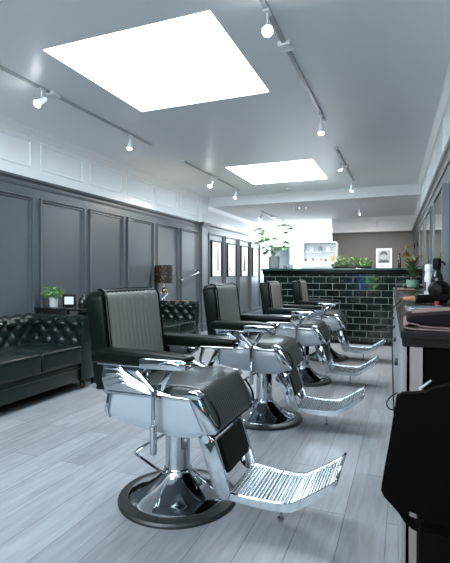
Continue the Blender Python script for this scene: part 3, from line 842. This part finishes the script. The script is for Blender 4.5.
# poster of a black and white portrait
t = thing('portrait_print', 'white sheet with a black and white portrait, propped up on the bar', 'poster', (-.30, 8.0, BT), 0)
t.rotation_euler = (R(-6), 0, R(4))
MB().box(-.125, .125, -.004, .004, 0, .335).build('sheet', PAPER, t, smooth=False)
MB().box(-.095, .095, -.0052, -.0042, .09, .305).build('photo_ground', INKM, t, smooth=False)
def ell(cx, cz, rx, rz, n=20, a0=0, a1=360): return [(cx + rx * math.cos(R(a0 + (a1 - a0) * k / n)), cz + rz * math.sin(R(a0 + (a1 - a0) * k / n))) for k in range(n)]
MB().prism([(-.085, .093), (-.08, .125), (-.045, .15), (.035, .15), (.075, .125), (.085, .093)], 'y', -.0062, -.0054).build('shoulders', INK, t, smooth=False)
MB().prism(ell(-.005, .200, .043, .060), 'y', -.0074, -.0064).build('face', mat('face_grey', (.42, .43, .44), .7), t, smooth=False)
MB().prism([(-.056, .200), (-.060, .255), (-.03, .288), (.025, .286), (.052, .25), (.047, .205), (.034, .228), (-.02, .238), (-.042, .222)], 'y', -.0086, -.0076).build('hair', INK, t, smooth=False)
ft = MB(); ft.prism(ell(-.022, .212, .008, .004, 10), 'y', -.0086, -.0076); ft.prism(ell(.014, .212, .008, .004, 10), 'y', -.0086, -.0076); ft.box(-.018, .010, -.0086, -.0076, .168, .173); ft.box(-.008, -.003, -.0086, -.0076, .183, .205)
ft.build('features', INK, t, smooth=False)
fc = bpy.data.curves.new('caption', 'FONT'); fc.body = 'Luca'; fc.size = .055; fc.extrude = .0005; fc.materials.append(INK)
fq = bpy.data.objects.new('tmp_text', fc); C.objects.link(fq); bpy.context.view_layer.update()
cme = bpy.data.meshes.new_from_object(fq.evaluated_get(bpy.context.evaluated_depsgraph_get())); bpy.data.objects.remove(fq)
fo = bpy.data.objects.new('caption', cme); C.objects.link(fo); fo.parent = t; fo.rotation_euler = (R(90), 0, 0); fo.location = (-.105, -.005, .025)
MB().box(.04, .10, -.0052, -.0042, .03, .04).build('small_print', INKM, t, smooth=False)

def bottle(label, loc, r, h_, m, capm, cat='bottle', neck=.35, name='bottle'):
    t = thing(name, label, cat, loc)
    MB().lathe([(r * .9, 0), (r, .01), (r, h_ * .62), (r * .8, h_ * .72), (r * neck, h_ * .80), (r * neck, h_ * .9), (0, h_ * .9)], n=24).build('bottle_body', m, t)
    MB().lathe([(r * neck * 1.2, h_ * .88), (r * neck * 1.2, h_), (0, h_)], n=16).build('cap', capm, t)
    return t
bottle('slim dark glass bottle standing on the bar right of the portrait', (-.06, 7.98, BT), .028, .25, GLOSSB, BLACK)

# brass lamp on right wall behind the bar
yl = 10.9; t = thing('wall_lamp', 'brass swing arm wall lamp with a dark shade behind the bar', 'lamp', (XR(yl), yl, 1.80))
MB().tube(smooth_path([(-.005, 0, .0), (-.06, 0, .0), (-.16, 0, .0), (-.19, 0, -.02), (-.19, 0, -.12)], 4), .010, 8).build('arm', BRASS, t)
MB().box(-.02, 0, -.03, .03, -.06, .06, .004).build('wall_plate', BLACK, t)
MB().lathe([(.012, -.11), (.03, -.13), (.10, -.235), (.095, -.235), (.028, -.14), (0, -.135)], -.19, 0, 0, 24).build('lamp_shade', BRASS, t)
MB().lathe([(0, -.16), (.02, -.17), (.028, -.20), (0, -.225)], -.19, 0, 0, 12).build('bulb', WARM, t)
# switch plate
o = MB().box(-.012, 0, -.04, .04, -.06, .06, .004).box(-.016, -.012, -.012, .012, -.02, .02, .001).build('switch_plate', BLACK); o.location = (XR(9.6), 9.6, 1.76); tag(o, 'small black switch plate on the wall near the brass lamp', 'switch')

# ------------------------------------------------------------------ right hand counter with mirrors
CH = .96
def XC(y): return -.0 - .024 * (y - 1.6)
t = thing('mirror_counter', 'long pale fronted counter with a dark stone top under the mirrors', 'counter', (0, 0, 0))
ya, yb = 1.62, 7.30
def quad(y0, y1, z0, z1, off=0, back=None, b=MB):
    mb = MB()
    x0a, x0b = XC(y0) + off, XC(y1) + off
    x1a, x1b = (XR(y0) - .004, XR(y1) - .004) if back is None else (XC(y0) + back, XC(y1) + back)
    vs = [(x0a, y0, z0), (x1a, y0, z0), (x1b, y1, z0), (x0b, y1, z0), (x0a, y0, z1), (x1a, y0, z1), (x1b, y1, z1), (x0b, y1, z1)]
    mb.add(vs, [(0, 3, 2, 1), (4, 5, 6, 7), (0, 1, 5, 4), (1, 2, 6, 5), (2, 3, 7, 6), (3, 0, 4, 7)]); return mb
quad(ya, yb, CH - .022, CH, -.006).build('countertop', STONE, t, smooth=False)
quad(ya + .01, yb - .01, CH - .050, CH - .022, .0).build('apron', BLACK, t, smooth=False)
# front panels, three cabinet bays
y = ya + .02
for k in range(7):
    y2 = min(y + .80, yb - .02)
    f = quad(y + .004, y2 - .004, .06, CH - .052, -.004, .014).build('front_panel', PANELW, t, smooth=False)
    yh = y2 - .10; h_ = MB().box(XC(yh) - .018, XC(yh) - .004, yh - .06, yh + .06, .72, .735, .003); h_.build('handle', BLACK, f)
    y = y2
quad(ya + .30, yb - .03, 0.0, CH - .052, .02).build('carcass', BLACK, t, smooth=False)
# near end: open bay between upright panels
MB().box(.0, .012, ya + .0, ya + .30, 0, CH - .052).build('end_upright', PINKW, t, smooth=False)
MB().box(.022, .062, ya + .012, ya + .30, 0, CH - .052).build('end_upright', PINKW, t, smooth=False)
MB().box(.068, .40, ya + .03, ya + .30, 0, CH - .052).build('end_cupboard', MATTEB, t, smooth=False)

# mirrors
MLAB = ['grey framed wall mirror at the right edge, closest of those in view', 'grey framed wall mirror, middle one of the three behind the counter', 'grey framed wall mirror farthest along the counter, beside the rust leaved plant', 'x']
for k, y in enumerate((4.36, 5.76, 7.14)):
    t = thing('wall_mirror', MLAB[k], 'mirror', (XR(y), y, 0), RZ, 'grey framed mirrors over the counter')
    MB().frame((0, 0, 0), (0, 1, 0), (0, 0, 1), (-1, 0, 0), 0, 1.0, .985, 1.95, [(0, 0), (0, .055), (.022, .055), (.022, .04)]).build('frame', FRAMEG, t, smooth=False)
    MB().box(-.044, -.040, .018, .982, 1.0, 1.935).build('mirror_glass', MIRROR, t, smooth=False)

# things on the counter
def onC(u, z):  # column in the photo -> point on the counter at camera depth z
    a = (u - 225) / 450; return (z * (a * math.cos(R(21.6)) - math.sin(R(21.6))), z * (a * math.sin(R(21.6)) + math.cos(R(21.6))), CH)
x, y, z = (.125, 7.02, CH)
t = thing('potted_plant', 'rust and green leaved plant in a teal glazed pot at the counter end', 'plant', (x, y, z)); t.scale = (.74, .74, .86)
MB().lathe([(.07, 0), (.10, .02), (.118, .08), (.115, .13), (.12, .14), (.105, .14), (.10, .12), (0, .12)], n=32).build('pot', POTT, t)
a1 = MB(); a2 = MB(); st = MB()
for i in range(56):
    a = rnd.uniform(0, 2 * PI); el = rnd.uniform(.3, 1.6); zz = rnd.uniform(.14, .42); L_ = rnd.uniform(.13, .23)
    rr = .03
    leaf(a1 if i % 8 else a2, (rr * math.cos(a), rr * math.sin(a), zz), (math.cos(a), math.sin(a), el), L_, L_ * .36, .35, .3, 6)
for i in range(5): st.tube([(.02 * math.cos(i * 1.3), .02 * math.sin(i * 1.3), .1), (.03 * math.cos(i * 1.3), .03 * math.sin(i * 1.3), .44)], .005, 6)
st.build('stem', WOOD, t); a1.build('foliage', LEAFD, t, smooth=False); a2.build('rusty_foliage', LEAFR, t, smooth=False)

# white spray bottle
x, y, z = onC(428.5, 4.0)
t = thing('spray_bottle', 'tall white bottle with dark print standing beside the black pump bottle', 'bottle', (x, y, CH))
MB().lathe([(.030, 0), (.036, .008), (.034, .16), (.026, .21), (.026, .23), (0, .23)], n=24).build('bottle_body', POTW, t)
MB().lathe([(.030, .225), (.032, .235), (.030, .275), (.024, .285), (0, .285)], n=24).build('cap', FIXT, t)
MB().box(-.036, -.020, -.034, -.02, .05, .13, .004).build('printed_label', INK, t)
x, y, z = onC(437, 3.7)
t = thing('pump_bottle', 'tall black pump bottle standing beside the white bottle', 'bottle', (x, y, CH))
MB().lathe([(.042, 0), (.048, .01), (.048, .15), (.040, .19), (.022, .215), (.020, .24), (0, .24)], n=28).build('bottle_body', GLOSSB, t)
MB().lathe([(.026, .235), (.030, .25), (.034, .30), (.030, .325), (0, .33)], n=24).tube([(0, 0, .30), (.045, -.01, .295), (.06, -.012, .27)], .009, 8).build('pump_head', BLACK, t)
x, y, z = onC(434, 3.35)
t = thing('product_bottle', 'short black bottle with a pale base label in front of the pump bottle', 'bottle', (x, y, CH))
MB().lathe([(.022, 0), (.026, .006), (.026, .10), (.012, .12), (.012, .145), (0, .145)], n=20).build('bottle_body', BLACK, t)
MB().lathe([(.0265, .015), (.0265, .04)], n=20).build('printed_label', POTW, t)
# hair dryer
x, y, z = onC(440, 3.2)
t = thing('hair_dryer', 'black hair dryer with a silver nozzle lying past the black and copper brush', 'hair dryer', (x, y, CH), R(75))
M = Matrix.Rotation(R(90), 4, 'Y')
MB().lathe([(0, -.10), (.03, -.095), (.05, -.07), (.054, -.02), (.046, .05), (.036, .09)], 0, 0, .088, 24, Matrix.Scale(1.25, 4) @ M).build('barrel', BLACK, t)
MB().lathe([(.034, .105), (.036, .145), (.03, .15), (.028, .105)], 0, 0, .088, 24, M).build('nozzle', ALU, t)
MB().tube([(-.03, 0, .06), (-.02, -.08, .035), (-.01, -.17, .022)], [.024, .02, .018], 12).build('handle', BLACK, t)
# hot brush with cord
x0, y0, _ = onC(414, 3.0); x1, y1, _ = onC(447, 3.0)
d = Vector((x1 - x0, y1 - y0, 0)); Ln = d.length; ang = math.atan2(d.y, d.x)
t = thing('hot_brush', 'black cylindrical hot brush with a copper end lying on the counter', 'hair tool', (x0, y0, CH), ang)
MB().lathe([(0, 0), (.022, .002), (.030, .012), (.030, Ln - .01), (.022, Ln), (0, Ln)], 0, 0, .031, 24, M).build('barrel', BLACK, t)
MB().lathe([(.010, -.075), (.013, -.07), (.016, -.03), (.022, .0)], 0, 0, .031, 20, M).build('copper_end', COPPER, t)
ti = Matrix.Rotation(-ang, 4, 'Z')
cp = [(x0 - .07, y0 - .02, CH + .031), (-.030, 2.86, CH + .018), (-.055, 2.80, CH - .01), (-.060, 2.72, CH - .12), (-.052, 2.6, .72), (-.045, 2.45, .58), (-.035, 2.35, .40)]
cp = [ti @ (Vector(p) - Vector((x0, y0, CH))) for p in cp]
MB().tube(smooth_path(cp, 8), .0035, 6).build('power_cord', BLACK, t)
# tray with comb
x, y, z = onC(424, 2.55)
o = MB().box(-.09, .09, -.05, .05, 0, .008, .003).frame((0, 0, 0), (1, 0, 0), (0, 1, 0), (0, 0, 1), -.09, .09, -.05, .05, [(0, .006), (0, .016), (.006, .016), (.006, .008)]).build('steel_tray', ALU)
o.location = (x, y, CH); o.rotation_euler.z = R(10); tag(o, 'small steel tray on the counter between the hot brush and towel', 'tray')
o = MB().box(-.07, .07, -.004, .014, 0, .004).build('comb', BLACK)
cm2 = MB(); cm2.box(-.08, .08, .004, .014, 0, .004)
for i in range(30): cm2.box(-.078 + i * .0053, -.076 + i * .0053, -.014, .005, .0008, .003)
bpy.data.objects.remove(o); o = cm2.build('comb', BLACK, smooth=False); o.location = (x, y, CH + .0085); o.rotation_euler.z = R(18); tag(o, 'black barber comb lying in the small steel tray', 'comb')
x, y, z = onC(434, 2.9)
o = MB().lathe([(.013, 0), (.014, .004), (.014, .022), (.010, .026), (0, .026)], n=16).build('product_tin', REDP); o.location = (x + .01, y - .12, CH); tag(o, 'tiny red pot next to the steel tray', 'pot')
# brown strop / clutch at far end
o = MB().box(-.10, .10, -.16, .16, 0, .022, .008).build('leather_strop', mat('worn_brown_leather', (.14, .07, .05), .5, var=.5, bscale=12)); o.location = (.03, 5.9, CH); o.rotation_euler.z = R(5); tag(o, 'worn brown leather strop flat on the counter near the teal pot', 'strop')
# white dish
x, y, z = onC(424, 3.7)
o = MB().lathe([(.04, 0), (.055, .004), (.07, .03), (.066, .03), (.052, .010), (0, .008)], n=28).build('white_dish', POTW); o.location = (x, y, CH); tag(o, 'low white dish in front of the white bottle', 'dish')

# folded towel at the near end
t = thing('folded_towel', 'plum folded towel with a pale pink hem at the near counter end', 'towel', (0, 0, 0))
def strip(path, th, y0, y1):
    pts = [Vector((p[0], p[1], 0)) for p in smooth_path([(a, b, 0) for a, b in path], 6)]
    L_ = []; R_ = []
    for i, p in enumerate(pts):
        tg = (pts[min(i + 1, len(pts) - 1)] - pts[max(0, i - 1)]).normalized(); nn = Vector((-tg.y, tg.x, 0))
        L_.append((p + nn * th / 2)[:2]); R_.append((p - nn * th / 2)[:2])
    return MB().prism(L_ + R_[::-1], 'y', y0, y1)
Zt = CH
strip([(.40, Zt + .006), (.20, Zt + .005), (.08, Zt + .005), (.025, Zt + .006), (.004, Zt + .014), (.018, Zt + .024), (.045, Zt + .022), (.09, Zt + .014), (.40, Zt + .014)], .005, 1.66, 1.98).build('hem_fold', TOWELP, t)
MB().prism([(.012, Zt + .030), (.05, Zt + .027), (.10, Zt + .019), (.40, Zt + .019), (.40, Zt + .072), (.12, Zt + .060), (.03, Zt + .050), (.010, Zt + .042)], 'y', 1.65, 1.90, .006).build('towel_body', TOWEL, t)
strip([(.40, Zt + .076), (.2, Zt + .068), (.12, Zt + .063), (.03, Zt + .053)], .004, 1.76, 1.90).build('hem_stripe', TOWELP, t)

# loose cord loop near floor
o = MB().tube(smooth_path([(-.022, 2.24, .60), (-.050, 2.22, .585), (-.068, 2.21, .555), (-.055, 2.21, .53), (-.024, 2.22, .525)], 8), .003, 6).build('power_cord', BLACK); tag(o, 'thin black cable loop sticking out from the counter front', 'cable')

# black trolley with shaped side panel
t = thing('salon_trolley', 'black plastic salon trolley with a handle slot in its side wing', 'trolley', (0, 0, 0))
zt = 1.38
def onT(u, v):
    a = (u - 225) / 450; zz = zt
    return (zz * (a * math.cos(R(21.6)) - math.sin(R(21.6))), 1.15 - (v - 275) / 450 * zz)
out = [(397.5, 391), (403, 387), (414, 386), (424, 384), (434, 379), (452, 374), (470, 373), (480, 480), (470, 520), (419, 516), (413, 514), (406, 509), (400, 501), (394, 495), (386, 488), (383, 482), (385, 468), (390, 440)]
outp = [onT(*p) for p in out]
slot = [onT(u, v) for u, v in ((406.8, 502), (408.5, 499), (412, 498), (418.5, 499.5), (424, 502), (423, 507.5), (416, 508), (409.5, 506.5))]
def wing():
    b = bmesh.new()
    yA = 1.395; th = .03
    A = [b.verts.new((p[0], yA, p[1])) for p in outp]; S_ = [b.verts.new((p[0], yA, p[1])) for p in slot]
    ea = [b.edges.new((A[i], A[(i + 1) % len(A)])) for i in range(len(A))]; es = [b.edges.new((S_[i], S_[(i + 1) % len(S_)])) for i in range(len(S_))]
    bmesh.ops.triangle_fill(b, use_beauty=True, edges=ea + es)
    g = bmesh.ops.extrude_face_region(b, geom=b.faces[:])
    for v in g['geom']:
        if isinstance(v, bmesh.types.BMVert): v.co.y += th
    return b
MB().bm(wing()).build('side_wing', MATTEB, t, smooth=False)
MB().box(onT(419, 0)[0], .385, 1.44, 1.60, .04, .76, .012).build('trolley_body', MATTEB, t)
MB().box(onT(419, 0)[0], .385, 1.34, 1.40, .04, onT(0, 505)[1], .01).build('drawer_stack', MATTEB, t)
for x, y in ((.08, 1.37), (.08, 1.57), (.36, 1.37), (.36, 1.57)):
    MB().lathe([(.02, -.012), (.022, -.008), (.022, .008), (.02, .012)], x, y, .022, 16, Matrix.Rotation(R(90), 4, 'Y')).build('caster', RUBBER, t)
MB().tube([(x_, 1.392, z_) for x_, z_ in (onT(437, 513), onT(439, 512))], .004, 8).build('stud', ALU, t)
# white handled tool on top of the trolley
a, b = onT(419, 383), onT(430, 379)
o = MB().tube([(a[0], 1.40, a[1] + .004), (b[0], 1.43, b[1] + .012)], [.004, .003], 8).build('razor', TRACKM); tag(o, 'slim white handled razor on top of the black trolley', 'razor')

# ------------------------------------------------------------------ ceiling fixtures
def track(label, x, y0, y1, h):
    t = thing('light_track', label, 'light track', (x, 0, h))
    MB().box(-.016, .016, y0, y1, -.018, 0, .002).build('track', TRACKM, t)
    for y in (y0, y1): MB().box(-.02, .02, y - .02, y + .02, -.024, 0, .002).build('end_cap', FIXT, t)
    MB().box(-.045, .045, (y0 + y1) / 2 - .10, (y0 + y1) / 2 + .0, -.032, 0, .004).build('power_feed', FIXT, t)
    return t
track('white ceiling light track left of the large skylight', -2.91, 1.6, 4.87, H)
track('white ceiling light track right of the large skylight', -.775, 1.6, 4.72, H)
track('thin ceiling light track left of the smaller far skylight', -2.90, 5.72, 8.1, H)
track('thin ceiling light track right of the smaller far skylight', -.80, 5.85, 7.95, H)
track('short light track on the lowered ceiling above the plant', -2.95, 9.6, 11.7, H2)

def spot(label, x, y, h, tilt=(0, 0), drop=.11, e=45, capped=True):
    t = thing('spotlight', label, 'spotlight', (x, y, h), 0, 'white track spotlights on the ceiling')
    MB().box(-.018, .018, -.035, .035, -.03, -.018 if capped else 0, .003).build('adapter', FIXT, t)
    MB().tube([(0, 0, -.025), (0, 0, -drop + .035)], .006, 8).build('stem', FIXT, t)
    M = Matrix.Rotation(tilt[1], 4, 'Z') @ Matrix.Rotation(tilt[0], 4, 'X')
    MB().lathe([(0, .055), (.012, .052), (.022, .035), (.028, -.02), (.034, -.05), (.031, -.05), (.029, -.044)], 0, 0, -drop, 24, M).build('lamp_housing', FIXT, t)
    MB().lathe([(.030, -.046), (.029, -.056), (.022, -.066), (.010, -.072), (0, -.073)], 0, 0, -drop, 20, M).build('lens', BULB, t)
    l = bpy.data.lights.new('spot_beam', 'SPOT'); l.energy = e; l.spot_size = R(110); l.spot_blend = .7; l.shadow_soft_size = .03; l.color = (1, .90, .80)
    o = bpy.data.objects.new('spot_beam', l); C.objects.link(o)
    o.matrix_world = Matrix.Translation((x, y, h - drop)) @ M @ Matrix.Translation((0, 0, -.085))
spot('glaring track spotlight above the tufted sofa at the left edge', -2.91, 3.05, H, (R(50), R(155)), .12, 25)
spot('downward track spotlight just left of the large skylight near corner', -2.91, 4.40, H, (R(12), R(70)), .12, 20)
spot('glaring track spotlight at the top edge, right of the large skylight', -.775, 2.66, H, (R(-55), R(15)), .13, 30)
spot('downward track spotlight at the end of the right hand main track', -.775, 4.58, H, (R(10), R(0)), .14, 30)
spot('glaring track spotlight left of the smaller far skylight', -2.90, 6.72, H, (R(30), R(140)), .14, 55)
spot('track spotlight by the ceiling step over the framed photos', -2.90, 7.85, H, (R(18), R(60)), .13, 60)
spot('first of two track spotlights right of the smaller far skylight', -.80, 6.12, H, (R(30), R(-40)), .17, 45)
spot('second of two track spotlights right of the far skylight, nearest the ceiling step', -.80, 7.72, H, (R(25), R(5)), .17, 50)
spot('single spotlight under the lowered ceiling before the charcoal wall', -.80, 9.2, H2, (R(42), R(0)), .18, 95, capped=False)
spot('first spotlight on the short track of the lowered ceiling', -2.95, 9.65, H2, (R(35), R(80)), .13, 45)
spot('second spotlight on the short track, furthest over the bar plant', -2.95, 11.55, H2, (R(35), R(90)), .13, 45)

t = thing('twin_spot_fixture', 'square white twin lamp fixture on the lowered ceiling above the bar', 'ceiling light', (-2.02, 9.35, H2), R(12))
MB().box(-.14, .14, -.09, .09, -.03, 0, .006).build('housing', FIXT, t)
for x in (-.06, .06): MB().lathe([(.045, -.03), (.048, -.07), (.040, -.075), (0, -.06)], x, -.02, 0, 20).build('lamp_head', FIXT, t)
o = MB().lathe([(.055, 0), (.055, -.02), (.045, -.035), (0, -.04)], n=24).build('smoke_detector', FIXT); o.location = (-2.0, 8.2, H); tag(o, 'round white smoke detector on the ceiling behind the far skylight', 'smoke detector')
o = MB().box(0, .05, -.035, .035, -.05, .05, .008).box(.05, .056, -.012, .012, -.03, .0, .003).build('alarm_sensor', FIXT); o.location = (XL + .06, 8.43, 2.32); tag(o, 'small white alarm sensor on the corner pilaster above the dark panelling', 'sensor')

# far end furniture in the bright shop front
def cab(label, x, y, w_, d_, h_, m, cat='cabinet'):
    t = thing('tall_cabinet', label, cat, (x, y, 0))
    MB().box(-w_ / 2, w_ / 2, -d_ / 2, d_ / 2, 0, h_, .006).build('cabinet_body', m, t)
    for s in (-1, 1):
        q = MB().box(min(0, s * (w_ / 2 - .01)) + .004, max(0, s * (w_ / 2 - .01)) - .004, -d_ / 2 - .014, -d_ / 2, .06, h_ - .04, .003).build('cabinet_door', m, t)
        MB().tube([(s * .03, -d_ / 2 - .02, h_ * .5), (s * .03, -d_ / 2 - .02, h_ * .5 + .12)], .005, 6).build('handle', ALU, q)
cab('pale blue grey cabinet standing behind the grey potted plant', -3.2, 12.4, .55, .35, 1.95, GREYB)
cab('narrow blue grey cabinet partly hidden by the white display case', -2.32, 12.6, .34, .3, 1.98, GREYB)
